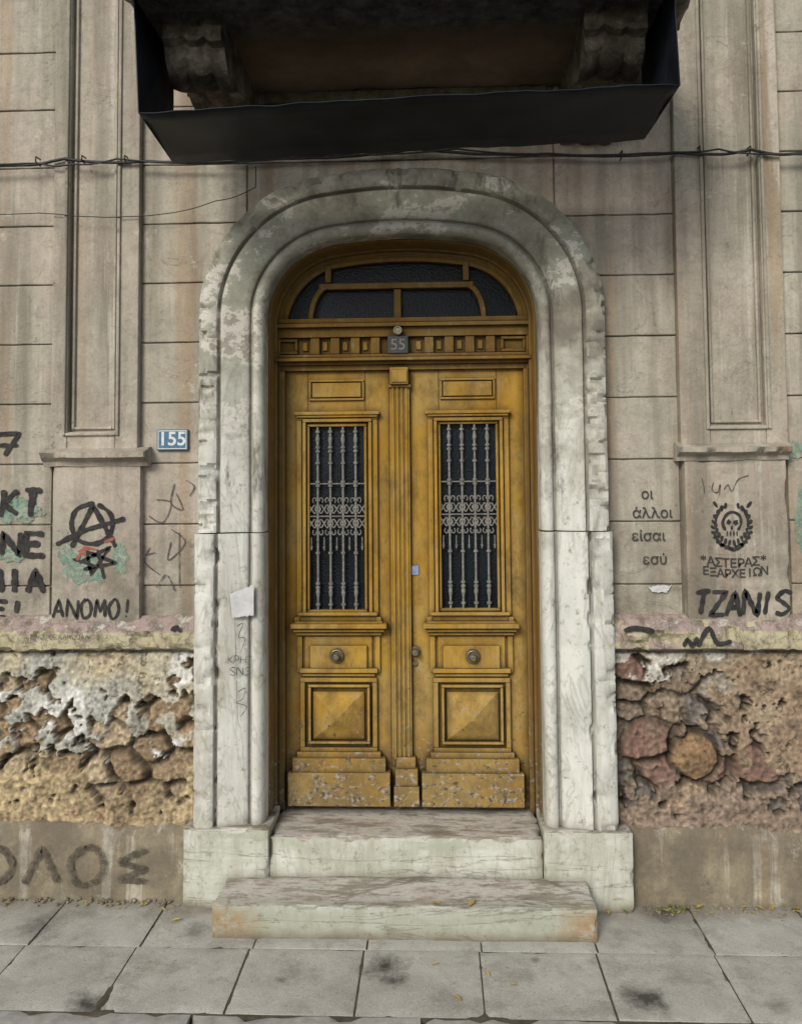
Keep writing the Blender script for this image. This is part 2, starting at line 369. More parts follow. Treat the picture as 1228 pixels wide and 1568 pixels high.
def pilaster(x0,x1,pa,pb,zb,zl1,zl0,lx0,lx1,qx0,qx1,name):
    bm=bmesh.new()
    box(bm,x0+.01,x1-.01,-.002,.1,zl1-.02,ZTOP)
    box(bm,x0,pa,-.046,.09,zl1,ZTOP); box(bm,pb,x1,-.046,.09,zl1,ZTOP)
    box(bm,pa+.001,pb-.001,-.044,.09,zl1,zb)
    box(bm,pa+.012,pa+.026,-.020,.05,zb+.014,ZTOP-.01); box(bm,pb-.026,pb-.012,-.020,.05,zb+.014,ZTOP-.01); box(bm,pa+.0265,pb-.0265,-.019,.05,zb+.014,zb+.028)
    box(bm,pa-.022,pa-.006,-.060,.0,zb-.02,ZTOP-.01); box(bm,pb+.006,pb+.022,-.060,.0,zb-.02,ZTOP-.01); box(bm,pa-.006,pb+.006,-.059,.0,zb-.02,zb-.005)
    fin(bm,name,M_pil,house,.005,2)
    bm=bmesh.new()
    h=zl1-zl0
    prof=[(.05,zl0),(-.055,zl0),(-.062,zl0+h*.25),(-.085,zl0+h*.42),(-.118,zl0+h*.5),(-.118,zl0+h*.8),(-.07,zl1-.004),(-.03,zl1+.012),(.05,zl1+.012)]
    n=int((lx1-lx0)/.015); rows=[]
    for i in range(n+1):
        x=lx0+(lx1-lx0)*i/n; row=[]
        for y,z in prof:
            p=Vector((x,y,z)); q=p+noise.noise_vector(p*8)*.005
            if y<-.1: q.y+=max(0,noise.fractal(p*9,1,2,4)-.05)*.08
            row.append(bm.verts.new(q))
        rows.append(row)
    for a,b in zip(rows,rows[1:]):
        for i in range(len(prof)-1): bm.faces.new((a[i],b[i],b[i+1],a[i+1]))
    bm.faces.new(rows[0]); bm.faces.new(rows[-1][::-1])
    fin(bm,name+'_ledge',M_pil,house,smooth=True)
    rough_box(name+'_pedestal',qx0,qx1,-.05,.1,zLt-.02,zl0+.005,M_pil,house,.03,.002,.006,seed=x0)
pilaster(pl0,pl1,wx(112,0,400),wx(184,0,400),wz(662,0,150),wz(688,-.05,150),wz(714,-.05,150),wx(64,-.08),wx(224,-.08),wx(80,-.05,820),wx(215,-.05,820),'pilaster')
pilaster(pr0,pr1,wx(1076,0,400),wx(1160,0,400),wz(652,0,1120),wz(680,-.05,1120),wz(705,-.05,1120),wx(1038,-.08),wx(1212,-.08),wx(1050,-.05,820),wx(1207,-.05,820),'pilaster_b')
zl_a=wz(945,-.05,250); zl_b=wz(966,-.09,250); zl_c=wz(994,-.09,250)
def ledge_run(x0,x1,name,seed):
    bm=bmesh.new(); prof=[(.03,zl_a+.01),(-.02,zl_a+.004),(-.050,zl_a-.015),(-.070,zl_b+.018),(-.088,zl_b),(-.092,zl_b-.015),(-.092,zl_b-.035),(-.092,zl_b-.06),(-.09,zl_c+.004),(-.07,zl_c-.006),(-.03,zl_c-.012),(.06,zl_c-.012)]
    n=int((x1-x0)/.012); rows=[]
    for i in range(n+1):
        x=x0+(x1-x0)*i/n; row=[]
        for (y,z) in prof:
            p=Vector((x,y,z)); q=p+noise.noise_vector(p*7+Vector((seed,0,0)))*.004
            q.y+=min(.03,max(0,noise.fractal(p*9+Vector((seed,0,0)),1,2,5)-.12)*.09)*(y<-.05); q.z-=min(.012,max(0,noise.fractal(p*11+Vector((3,3,3)),1,2,4)-.15)*.02)
            row.append(bm.verts.new(q))
        rows.append(row)
    for a,b in zip(rows,rows[1:]):
        for i in range(len(prof)-1): bm.faces.new((a[i],b[i],b[i+1],a[i+1]))
    bm.faces.new(rows[0]); bm.faces.new(rows[-1][::-1])
    fin(bm,name,M_ledge,house,smooth=True)
xe=A+.333
ledge_run(-3.5,XC-xe,'plinth_ledge',1); ledge_run(XC+xe,4.0,'plinth_ledge_b',5)
# ---- exposed rubble zone
def srgb(r,g_,b): 
    f=lambda c:((c/255+.055)/1.055)**2.4 if c>10 else c/3294
    return (f(r),f(g_),f(b))
def lerp(a,b,t): return tuple(x+(y-x)*t for x,y in zip(a,b))
def sm(a,b,x):
    if b<a: t=min(1,max(0,(a-x)/(a-b)))
    else: t=min(1,max(0,(x-a)/(b-a)))
    return t*t*(3-2*t)
_h={}
def hsh(i,j,s):
    k=(i,j,s)
    if k not in _h:
        r=random.Random(i*7349+j*9151+s*131); _h[k]=(r.random(),r.random(),r.random(),r.random())
    return _h[k]
def worley(u,v,s):
    iu,iv=math.floor(u),math.floor(v); best=[(9,None),(9,None)]
    for i in (-1,0,1):
        for j in (-1,0,1):
            h=hsh(iu+i,iv+j,s); off=.5 if (iv+j)%2 else 0
            dx_=iu+i+.7*h[0]+off*.6-u; dy_=iv+j+.18+.64*h[1]-v; d=math.sqrt(dx_*dx_+dy_*dy_)/(.75+.6*h[2])
            if d<best[0][0]: best=[(d,h),best[0]]
            elif d<best[1][0]: best[1]=(d,h)
    return best[0][0],best[1][0],best[0][1]
zr1=zl_c-.003; zr0=wz(1258,-.03,200)
def rubble(x0,x1,name,side,seed,cell=.0062):
    nx=int((x1-x0)/cell); nz=int((zr1-zr0+.03)/cell)
    vs=[];cs=[]
    rx,rz=W(1065,1160,-.02)
    for k in range(nz+1):
        z=zr0-.03+(zr1-zr0+.03)*k/nz; tz=(z-zr0)/(zr1-zr0)
        for i in range(nx+1):
            x=x0+(x1-x0)*i/nx
            p=Vector((x,0,z)); wv=noise.noise_vector(p*5)*.032+noise.noise_vector(p*18)*.008
            d1,d2,hc=worley((x+wv.x)*4.9+seed,(z+wv.z)*7.2,int(seed)); e=d2-d1
            hh,h2=hc[2],hc[3]
            fine=noise.fractal(p*42,1,2,5); mid=noise.fractal(p*10+Vector((seed,0,0)),.9,2,6); big=noise.noise(p*2.5+Vector((seed,4,0)))
            st=sm(.0,.30,e)
            fill=sm(-.05,.40,noise.noise(p*4+Vector((7,seed,1))))
            dep=-.022*(1-fill)+.050*st*(.5+.7*h2)*(1-.45*fill)+.007*fine+.009*mid+(hh-.5)*.014
            if side<0: cols=[(156,136,106),(176,156,124),(138,116,86),(160,132,98),(184,168,138),(146,124,92)]
            else: cols=[(126,110,94),(146,128,106),(108,100,94),(156,132,106),(124,94,80),(152,142,126)]
            ci=int(hh*5.99); c=srgb(*cols[ci]); c=lerp(c,srgb(*cols[(ci+3)%6]),sm(-.3,.5,mid)*.35)
            c=tuple(v*(1+.6*fine) for v in c)
            mort=srgb(160,142,112) if side<0 else srgb(132,116,96)
            deep=srgb(62,51,39)
            mcol=lerp(lerp(deep,mort,.35),mort,fill)
            mcol=tuple(v*(1+.7*fine-.3*max(0,mid)) for v in mcol)
            c=lerp(mcol,c,sm(.02,.10+.06*fill,e))
            if side<0:
                hl=noise.fractal(p*7+Vector((9,1,4)),1,2,6)
                pm=(tz-.53+.06*sm(-1.0,-1.7,x))*3.0+mid*1.6+big*.6-max(0,hl-.14)*6*(1-.3*tz)
                pcol=lerp(srgb(186,178,152),srgb(184,168,130),sm(-.2,.4,noise.noise(p*4)))
                pcol=lerp(pcol,srgb(172,174,166),sm(-.9,-1.6,x)*.85*sm(-.4,.1,noise.noise(p*3)))
                pcol=lerp(pcol,srgb(212,210,202),sm(.10,.2,noise.noise(p*5+Vector((1,8,1)))))
                lo=(.24-tz)*5+mid*1.6+big*1.4; lcol=lerp(srgb(164,142,106),srgb(184,162,118),sm(-.2,.3,big))
            else:
                pm=(x-XC-1.64+(tz-.5)*.5)*2.6+mid*1.3-max(0,.4-tz)*3; pcol=lerp(srgb(160,140,112),srgb(148,124,98),sm(-.3,.3,noise.noise(p*5)))
                if tz>.80: 
                    pm2=(tz-.87)*9+mid*1.8+.1
                    if pm2>pm: pm=pm2; pcol=lerp(srgb(154,138,114),srgb(200,196,184),sm(.0,.08,noise.noise(p*5+Vector((2,2,2)))))
                lo=(.2-tz)*6+mid*1.2; lcol=lerp(srgb(150,128,110),srgb(134,116,96),sm(-.2,.3,big))
            s1=sm(.0,.06,pm); s2=sm(0,.25,lo)
            rim=max(0,1-abs(pm)/.08)
            dep=dep*(1-s1)+s1*(.038+.005*mid+.003*fine); pc=tuple(v*(1+.45*fine-.5*max(0,mid)) for v in pcol); c=lerp(c,pc,s1); c=lerp(c,tuple(v*1.15 for v in pcol) if pm>0 else deep,rim*.4)
            cr=abs(noise.fractal(p*5+Vector((4,4,seed)),1,2,4)) 
            if s1>.5 and cr<.012: c=lerp(c,deep,.7); dep-=.004
            dep=dep*(1-s2)+s2*(.034+.014*mid+.005*fine+.012*big); c=lerp(c,tuple(v*(1+.6*fine-.5*max(0,mid)) for v in lcol),s2)
            if side>0:
                rr=math.hypot((x-rx)/.118,(z-rz)/.112)+mid*.14
                if rr<1.2:
                    t=sm(1.02,.90,rr); gp=sm(1.16,1.05,rr)*(1-t)
                    dep=dep*(1-t)+t*(.044-.018*rr*rr+.006*fine+.004*mid)-.018*gp
                    c=lerp(lerp(c,deep,gp*.85),tuple(v*(1+.9*fine) for v in lerp(srgb(150,118,78),srgb(116,92,64),sm(-.3,.3,mid+fine))),t)
            gl=sum(c)/3; c=tuple(gl+(v-gl)*.82 for v in c)
            c=tuple(max(.01,1.12*v*(.95+.35*noise.noise(p*60))) for v in c)
            if tz>.97: dep*=.5
            vs.append((x,.03-dep*1.25,z)); cs.append((*c,1))
    fs=[(k*(nx+1)+i,k*(nx+1)+i+1,(k+1)*(nx+1)+i+1,(k+1)*(nx+1)+i) for k in range(nz) for i in range(nx)]
    me=bpy.data.meshes.new(name); me.from_pydata(vs,[],fs); at=me.color_attributes.new('stonecol','FLOAT_COLOR','POINT')
    flat=[c for q in cs for c in q]; at.data.foreach_set('color',flat); me.shade_smooth()
    link(me,name,M_rub,house)
t=NT('rubble_masonry'); a_=t.n.new('ShaderNodeAttribute'); a_.attribute_name='stonecol'
c_=t.mix(.45,a_.outputs['Color'],t.ramp(t.noise(70,detail=8,rough=.75),[(.35,.55),(.6,1)]),'MULTIPLY')
c_=t.mix(t.ramp(t.noise(18,detail=9,rough=.75),[(.5,0),(.68,.4)]),c_,(.14,.115,.085))
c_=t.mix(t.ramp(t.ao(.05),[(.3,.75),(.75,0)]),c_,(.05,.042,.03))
M_rub=t.fin(c_,.95,t.math('ADD',t.noise(60,detail=9,rough=.75),t.math('MULTIPLY',t.noise(20,detail=6),2)),.7,.007)
rubble(-2.6,XC-xo,'exposed_rubble_wall',-1,2.0); rubble(XC+xo,3.0,'exposed_rubble_wall_b',1,11.0)
bm=bmesh.new(); box(bm,-5.9,-2.6,.02,.14,zr0-.03,zr1+.02); box(bm,3.0,6.1,.02,.14,zr0-.03,zr1+.02); fin(bm,'rendered_plinth_ends',M_base,house)
zb=wz(1262,-.04,200)
def base_run(x0,x1,name,seed):
    prof=[(.10,zb+.012),(-.0,zb+.004),(-.02,zb-.01),(-.035,zb-.03),(-.045,zb-.06),(-.05,.24),(-.05,.19),(-.05,.14),(-.05,.09),(-.052,.04),(-.06,-.02)]
    bm=bmesh.new(); n=int((x1-x0)/.03); rows=[]
    for i in range(n+1):
        x=x0+(x1-x0)*i/n
        row=[]
        for (y,z) in prof:
            p=Vector((x,y,z)); q=p+noise.noise_vector(p*4+Vector((seed,0,0)))*.012
            if z>zb-.05: q.z+=.03*noise.noise(Vector((x*1.7,seed,0)))
            row.append(bm.verts.new(q))
        rows.append(row)
    for a,b in zip(rows,rows[1:]):
        for i in range(len(prof)-1): bm.faces.new((a[i],b[i],b[i+1],a[i+1]))
    fin(bm,name,M_base,house,smooth=True)
base_run(-5.9,XC-xo,'base_course',2); base_run(XC+xo,6.1,'base_course_b',6)
# ================= MARBLE SURROUND ====================
sur=empty('marble_door_surround')
FW=.328; k_=FW/.352
prof=[(0,.13),(0,-.02),(.004,-.038),(.014,-.053),(.028,-.062),(.044,-.064),(.058,-.058),(.066,-.048),(.070,-.036),(.076,-.036),(.080,-.048),(.09,-.056),(.115,-.062),(.15,-.070),(.19,-.080),(.215,-.086),(.228,-.086),(.234,-.074),(.238,-.070),(.243,-.074),(.25,-.094),(.262,-.101),(.30,-.103),(.335,-.100),(.35,-.088),(.352,-.07),(.352,.03)]
prof=[(o*k_,y) for o,y in prof]
ZI=wz(815,-.09)
sweep('arched_architrave',arch_path(ZI+.003),prof,M_marble,sur,.0024,.12,3)
prof2=[(o*1.05+(-.002),y*1.06-.004 if y<0 else y) for o,y in prof]
ZB=wz(1268,-.09)
def jamb(side):
    pts=[]
    n=90
    for i in range(n+1):
        z=ZB-.01+(ZI-.003-ZB+.01)*i/n
        pts.append((XL if side<0 else XR,z,side,0))
    sweep('lower_jamb',pts,prof2,M_marble,sur,.0018,.08,side*4)
jamb(-1); jamb(1)
yb=-.125
for s,(a,b) in (('l',(wx(280,yb,1320),wx(411.5,yb,1320))),('r',(wx(833,yb,1320),wx(970,yb,1320)))):
    rough_box('surround_plinth_'+s,a,b,yb,.2,-.03,ZB,M_step,sur,.02,.0025,.010,seed=a)
# ================= STEPS ====================
steps=empty('marble_steps')
rough_box('threshold_slab',wx(412.5,Y2,1310)+.003,wx(832,Y2,1310)-.003,Y2-.012,.32,-.02,Z2,M_step,steps,.02,.0025,.012,seed=3)
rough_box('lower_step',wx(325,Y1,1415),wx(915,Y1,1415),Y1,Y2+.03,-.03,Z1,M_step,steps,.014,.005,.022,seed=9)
# ================= DOOR ====================
door=empty('wooden_double_door')
def dx(px,p=0): return wx(px,YD-p,750)
def dzz(py,p=0): return wz(py,YD-p,614)
def db(bm,a,b,t,bt,p,back=.06):
    box(bm,dx(a,p),dx(b,p),YD-p,YD+back-random.uniform(0,.002),dzz(bt,p),dzz(t,p))
sweep('timber_lining',arch_path(Z2-.01),[(.03,.06),(-.004,.06),(-.008,.07),(-.008,.2),(-.02,.205),(-.02,.24),(-.03,.245),(-.03,.33),(.03,.33)],M_woodm,door,0,smooth=False)
zf0=dzz(490)
fan=[p for p in arch_path(zf0)]
sweep('fanlight_frame',fan,[(-.028,YD+.04),(-.028,YD-.03),(-.040,YD-.03),(-.046,YD-.018),(-.064,YD-.012),(-.064,YD+.04)],M_woodm,door,0,smooth=False)
bm=bmesh.new(); vs=[bm.verts.new((x+nx*(-.04),YD+.035,z+nz*(-.04))) for x,z,nx,nz in fan]; bm.faces.new(vs); fin(bm,'fanlight_glass',M_glass,door)
bm=bmesh.new()
def bar(x0,y0,x1,y1,wd=.022,p=.02):
    a=Vector((dx(x0),0,dzz(y0))); b=Vector((dx(x1),0,dzz(y1))); d=(b-a).normalized(); n_=Vector((-d.z,0,d.x))*wd/2
    vv=[]
    for yy in (YD-p,YD+.03):
        vv.append([bm.verts.new(Vector((q.x,yy,q.z))) for q in (a-n_,b-n_,b+n_,a+n_)])
    f,k=vv; bm.faces.new(f); bm.faces.new(k[::-1])
    for i in range(4): bm.faces.new((f[i],k[i],k[(i+1)%4],f[(i+1)%4]))
bar(490,438,728,438,.032); bar(504,378,504,432,.032,.021); bar(717,378,717,432,.032,.021); bar(611,444,611,492,.038,.021)
for s,cx in ((-1,503),(1,718)):
    pr=None
    for i in range(9):
        a=math.radians(90*i/8); p=(cx+s*(28*math.sin(a))-s*2,492-54*math.cos(a))
        if pr: bar(pr[0],pr[1],p[0]+ (p[0]-pr[0])*.12,p[1]+(p[1]-pr[1])*.12,.026,.02+.0003*i)
        pr=p
fin(bm,'fanlight_bars',M_woodm,door,.003,1)
bm=bmesh.new()
def db2(t,bt,p): box(bm,XL+.008,XR-.008,YD-p,YD+.05,dzz(bt,p),dzz(t,p))
db2(486,493,.05); db2(493.2,499,.07); db2(499.2,515,.04); db2(515.1,541,.006); db2(541.2,546,.055); db2(546.2,551,.085); db2(551.2,557,.05); db2(557.2,566,.028)
fin(bm,'transom_beam',M_woodm,door,.003,2)
bm=bmesh.new()
for px in (483,514,545,576,659,690,722,754): db(bm,px-7,px+7,516,541,.036)
for a,b in ((424,456),(770,808)): 
    db(bm,a,b,517,521,.03); db(bm,a,b,536,540.5,.03); db(bm,a,a+4,521.2,535.8,.03); db(bm,b-4,b,521.2,535.8,.03)
fin(bm,'frieze_blocks',M_woodm,door,.003,1)
bm=bmesh.new()
for px in (468,498.5,529.5,560.5,643,674.5,706,738): db(bm,px-4,px+4,522,536,.016)
fin(bm,'frieze_inlays',M_wood,door,.003,1)
wl=(472,560,650,935); wr=(673,762,648,933)
LEAF=[(444,597,wl,0),(628,800,wr,1)]
bm=bmesh.new()
for a,b,wn,k in LEAF:
    db(bm,a-12 if k==0 else a,wn[0],566,1238,0); db(bm,wn[1],b+(10 if k else 0),566,1238,0)
    db(bm,wn[0],wn[1],566,wn[2],0); db(bm,wn[0],wn[1],wn[3],1238,0)
db(bm,597,628,566,1238,.002)
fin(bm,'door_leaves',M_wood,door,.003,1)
bm=bmesh.new(); box(bm,XL+.02,dx(436,.045),YD-.045,YD+.05,Z2,dzz(566,.045)); box(bm,dx(804,.045),XR-.02,YD-.045,YD+.05,Z2,dzz(566,.045)); fin(bm,'door_jambs',M_woodm,door,.004,1)
def frame(bm,a,b,t,bt,wd,p,wz_=None):
    wz_=wz_ or wd
    db(bm,a,b,t,t+wz_,p); db(bm,a,b,bt-wz_,bt,p); db(bm,a,a+wd,t+wz_+.05,bt-wz_-.05,p-.0005); db(bm,b-wd,b,t+wz_+.05,bt-wz_-.05,p-.0005)
bm=bmesh.new()
for a,b,wn,k in LEAF:
    c=(wn[0]+wn[1])/2+(.5)
    frame(bm,c-43,c+42,580,612,3.5,.014); db(bm,c-38,c+37,585,607,.020)
    frame(bm,c-62,c+62,634,951,8,.020); frame(bm,c-53,c+53,640,944,5,.034); frame(bm,wn[0]-2,wn[1]+2,wn[2]-2,wn[3]+3,4,.015)
    db(bm,c-66,c+65,629,634,.045); db(bm,c-63,c+62,634.1,638,.036)
    db(bm,c-60,c+60,938,943,.042)
    db(bm,c-66,c-58,945,952,.03); db(bm,c+58,c+66,945,952,.03)
    db(bm,c-66,c+68,952,956,.05); db(bm,c-72,c+74,956.2,963,.085); db(bm,c-68,c+70,963.2,968,.06); db(bm,c-64,c+66,968.2,973,.035)
    db(bm,c-50,c+52,974,1024,.012); db(bm,c-42,c+44,989,1024,.030); db(bm,c-62,c-54,974,1030,.016); db(bm,c+56,c+64,974,1030,.016)
    db(bm,c-58,c+60,1024.2,1031,.04); db(bm,c-54,c+56,1031.2,1036,.022)
    frame(bm,c-57,c+59,1038,1152,7,.024); frame(bm,c-45,c+48,1049,1140,4,.036)
    db(bm,c-62,c+64,1152.5,1162,.040); db(bm,c-69,c+71,1162.2,1184,.058); db(bm,c-76,c+78,1184.4,1236,.074)
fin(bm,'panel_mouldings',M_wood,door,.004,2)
bm=bmesh.new()
for a,b,wn,k in LEAF:
    c=(wn[0]+wn[1])/2+.5
    x0,x1=dx(c-37),dx(c+40); z0,z1=dzz(1131),dzz(1058); ya=YD-.085
    xm=(x0+x1)/2; zm=(z0+z1)/2; e=.008
    o=[bm.verts.new(q) for q in ((x0,YD-.016,z0),(x1,YD-.016,z0),(x1,YD-.016,z1),(x0,YD-.016,z1))]
    ob=[bm.verts.new(q) for q in ((x0,YD+.01,z0),(x1,YD+.01,z0),(x1,YD+.01,z1),(x0,YD+.01,z1))]
    i_=[bm.verts.new(q) for q in ((xm-e,ya,zm-e),(xm+e,ya,zm-e),(xm+e,ya,zm+e),(xm-e,ya,zm+e))]
    bm.faces.new(i_)
    for j in range(4):
        bm.faces.new((o[j],o[(j+1)%4],i_[(j+1)%4],i_[j])); bm.faces.new((ob[j],ob[(j+1)%4],o[(j+1)%4],o[j]))
fin(bm,'pyramid_panels',M_wood,door)
bm=bmesh.new()
db(bm,598,628,592,1160,.03)
for i in range(4):
    a=601+i*6.7; x0=dx(a,.03); x1=dx(a+4,.03)
    cyl(bm,((x0+x1)/2,YD-.03,dzz(1160)),((x0+x1)/2,YD-.03,dzz(592)),.008,10)
db(bm,596,630,588,593,.045); db(bm,598,626,562,588,.07); db(bm,600,624,566,585,.078)
db(bm,604,633,1160,1178,.045); db(bm,602,636,1178.2,1205,.065); db(bm,600,638,1205.2,1236,.078)
fin(bm,'centre_astragal',M_wood,door,.004,2)
bm=bmesh.new()
for a,b,wn,k in LEAF: box(bm,dx(wn[0]-4),dx(wn[1]+4),YD+.03,YD+.04,dzz(wn[3]+4),dzz(wn[2]-4))
fin(bm,'door_glass',M_glass,door)
for a,b,wn,k in LEAF:
    bm=bmesh.new(); yg=YD-.002; z0,z1=dzz(wn[3]),dzz(wn[2]); xa,xb=dx(wn[0]),dx(wn[1]); wd=xb-xa; u=wd/88
    xs=[xa+u*(15+19.3*i) for i in range(4)]
    zz=lambda py: dzz(py-(2 if k else 0))
    for x in xs:
        cyl(bm,(x,yg,z0),(x,yg,z1),.0062)
        for py in (660,684,690,708,893,899,925,846,737,743):
            cyl(bm,(x,yg,zz(py+1.7)),(x,yg,zz(py-1.7)),.0125,8)
        for py in (672,907): cyl(bm,(x,yg,zz(py+9)),(x,yg,zz(py)),.006,8,.012); cyl(bm,(x,yg,zz(py)),(x,yg,zz(py-9)),.012,8,.006)
        for py in (779,801): ring(bm,(x,yg,zz(py)),u*3.8,.0055,10,6)
        for sy,cy in ((1,765),(-1,815)):
            for sx in (-1,1):
                prv=None
                for q_ in range(9):
                    aa=math.radians(-60+q_*35); rr=u*4.6*(1-q_*.06); cur=(x+sx*(u*4.6+rr*math.cos(aa)*.8),yg,zz(cy)+sy*rr*math.sin(aa))
                    if prv: cyl(bm,prv,cur,.0036,5)
                    prv=cur
    x0s=[xa+u*(5.3+9.65*i) for i in range(9)]
    for i,x in enumerate(x0s):
        for py in (779,801):
            for aa in range(4):
                t_=aa*math.pi/2+math.pi/4; cyl(bm,(x,yg,zz(py)),(x+math.cos(t_)*u*6.2,yg,zz(py)+math.sin(t_)*u*9.5),.0040,6)
    # small spear bars between the balusters below the scroll band
    for i in range(5):
        x=xa+u*(5.3+19.3*i); x=min(x,xb-.012)
        cyl(bm,(x,yg,zz(838)),(x,yg,zz(822)),.003,6); cyl(bm,(x,yg,zz(842)),(x,yg,zz(836)),.003,6,.008)
    for py in (740,790,): cyl(bm,(xa,yg+.002,zz(py)),(xb,yg+.002,zz(py)),.0040,6)
    fin(bm,'window_grille',M_iron,door,smooth=True)
bm=bmesh.new()
for px,py in ((515,1004),(721,1005)):
    c=Vector((dx(px,.03),YD-.03,dzz(py,.03)))
    cyl(bm,c,c+Vector((0,-.012,0)),.040,24,.036); ring(bm,c+Vector((0,-.014,0)),.030,.006,24,8); cyl(bm,c+Vector((0,-.012,0)),c+Vector((0,-.04,0)),.010,12,.012); cyl(bm,c+Vector((0,-.04,0)),c+Vector((0,-.055,0)),.022,16,.014)
c=Vector((dx(634,.01),YD-.005,dzz(997,.01)))
cyl(bm,c,c+Vector((0,-.03,0)),.008,12); cyl(bm,c+Vector((0,-.03,0)),c+Vector((0,-.055,0)),.020,16,.016); cyl(bm,c+Vector((0,-.0,0)),c+Vector((0,-.008,0)),.026,16)
c=Vector((dx(633,.01),YD-.004,dzz(1016,.01))); cyl(bm,c,c+Vector((0,-.008,0)),.014,14)
c=Vector((dx(611,.06),YD-.045,dzz(507,.05))); cyl(bm,c,c+Vector((0,-.03,0)),.018,14,.022); ring(bm,c+Vector((0,-.03,0)),.020,.006,16,6)
fin(bm,'door_hardware',M_brass,door,.001,1,True)
bm=bmesh.new(); box(bm,dx(595,.06),dx(627,.06),YD-.062,YD-.01,dzz(541,.06),dzz(514,.06)); fin(bm,'number_plate',M_blackplate,door,.003)
def text(name,body,x,y,z,size,mat,parent,ext=.001,sx=1,rot=0,off=0):
    c=bpy.data.curves.new(name,'FONT'); c.body=body; c.size=size; c.extrude=ext; c.align_x='CENTER'; c.align_y='CENTER'; c.offset=off
    o=bpy.data.objects.new(name,c); sc.collection.objects.link(o); o.location=(x,y,z); o.rotation_euler=(math.radians(90),rot,0); o.scale=(sx,1,1)
    c.materials.append(mat); o.parent=parent; return o
text('plate_digits','55',dx(611,.07),YD-.0635,dzz(528,.065),.085,M_iron,door)
bm=bmesh.new(); box(bm,dx(629,.004),dx(640,.004),YD-.006,YD-.001,dzz(880),dzz(866)); fin(bm,'lock_sticker',simple('faded_blue_label',(.12,.17,.35),(.3,.33,.45),80,.6),door)
# ================= house number sign ====================
sign=empty('house_number_sign')
x0,z0=W(241,690,-.008); x1,z1=W(289,657,-.008)
bm=bmesh.new(); box(bm,x0,x1,-.016,.0,z0,z1); fin(bm,'blue_plate',M_blue,sign,.004)
bm=bmesh.new(); e=.007;wd=.004
for (a,b,c,d) in ((x0+e,x1-e,z0+e,z0+e+wd),(x0+e,x1-e,z1-e-wd,z1-e),(x0+e,x0+e+wd,z0+e+wd,z1-e-wd),(x1-e-wd,x1-e,z0+e+wd,z1-e-wd)): box(bm,a,b,-.0185,-.0155,c,d)
fin(bm,'white_border',M_white,sign)
text('sign_digits','155',(x0+x1)/2,-.0178,(z0+z1)/2+.002,.098,M_white,sign,.0008,1,0,.0018)
# ================= BALCONY ====================
bal=empty('balcony')
ZBAL=4.10
rough_box('balcony_slab',-1.12,1.30,-1.02,.0-.002,ZBAL,ZBAL+.14,M_slab,bal,.04,.008,.02,seed=5)
yn,yf=-.933,-.383
def bq(px,py,y): x,z=W(px,py,y); return (x,y,z)
bm=bmesh.new(); rows=[]
NL=(213,172);NR=(1040,130);FL=(266,249);FR=(986,212)
for j in range(7):
    v=j/6; y=yn+(yf-yn)*v; row=[]
    for i in range(61):
        u=i/60; px=(NL[0]+(NR[0]-NL[0])*u)*(1-v)+(FL[0]+(FR[0]-FL[0])*u)*v
        py=(NL[1]+(NR[1]-NL[1])*u)*(1-v)+(FL[1]+(FR[1]-FL[1])*u)*v
        q=Vector(bq(px,py,y)); q.z+=.016*noise.noise(Vector((u*6,v*2,1)))+.006*noise.noise(Vector((u*22,v*3,4)))+.02*math.sin(u*math.pi)*(1-v)*.5; row.append(bm.verts.new(q))
    rows.append(row)
for a,b in zip(rows,rows[1:]):
    for i in range(60): bm.faces.new((a[i],a[i+1],b[i+1],b[i]))
o=fin(bm,'sheet_metal_tray',M_black,bal,smooth=True); s_=o.modifiers.new('s','SOLIDIFY'); s_.thickness=.004
for nm,(pn,pf,tn,tf) in {'a':(NL,FL,(205,0),(257,60)),'b':(NR,FR,(1030,0),(968,60))}.items():
    bm=bmesh.new(); a=Vector(bq(*pn,yn)); b=Vector(bq(*pf,yf)); 
    tx=bq(tn[0],tn[1],yn)[0]
    q=[bm.verts.new(v) for v in (a,b,Vector((tx,yf,ZBAL+.05)),Vector((tx,yn,ZBAL+.05)))]
    bm.faces.new(q); o=fin(bm,'side_sheet_'+nm,M_black,bal); s_=o.modifiers.new('s','SOLIDIFY'); s_.thickness=.004
bm=bmesh.new(); box(bm,-1.12,1.30,-1.035,-1.021,ZBAL-.04,ZBAL+.2); fin(bm,'front_fascia',M_black,bal)
def bracket(x0,x1,name,seed):
    pr=[(.0,3.80),(-.05,3.79),(-.12,3.83),(-.2,3.90),(-.3,3.93),(-.42,3.92),(-.5,3.89),(-.58,3.87),(-.66,3.885),(-.71,3.93),(-.72,3.985),(-.76,4.0),(-.77,4.06),(-.80,4.07),(-.80,ZBAL+.01),(0,ZBAL+.01)]
    bm=bmesh.new(); n=10; P=[]
    for a,b in zip(pr,pr[1:]+pr[:1]):
        m=max(1,int(math.dist(a,b)/.03))
        for i in range(m): P.append((a[0]+(b[0]-a[0])*i/m,a[1]+(b[1]-a[1])*i/m))
    rows=[]
    for i in range(n+1):
        x=x0+(x1-x0)*i/n; row=[]
        for y,z in P:
            p=Vector((x,y,z)); g_=.02 if i in (3,7) and z<ZBAL-.02 else 0
            row.append(bm.verts.new(p+Vector((0,0,g_))+noise.noise_vector(p*9+Vector((seed,0,0)))*.014))
        rows.append(row)
    for a,b in zip(rows,rows[1:]):
        for i in range(len(P)): bm.faces.new((a[i],b[i],b[(i+1)%len(P)],a[(i+1)%len(P)]))
    bm.faces.new(rows[0]); bm.faces.new(rows[-1][::-1])
    fin(bm,name,M_corb,bal,smooth=True)
bracket(-1.0,-.74,'stone_bracket_a',1); bracket(.83,1.09,'stone_bracket_b',8)
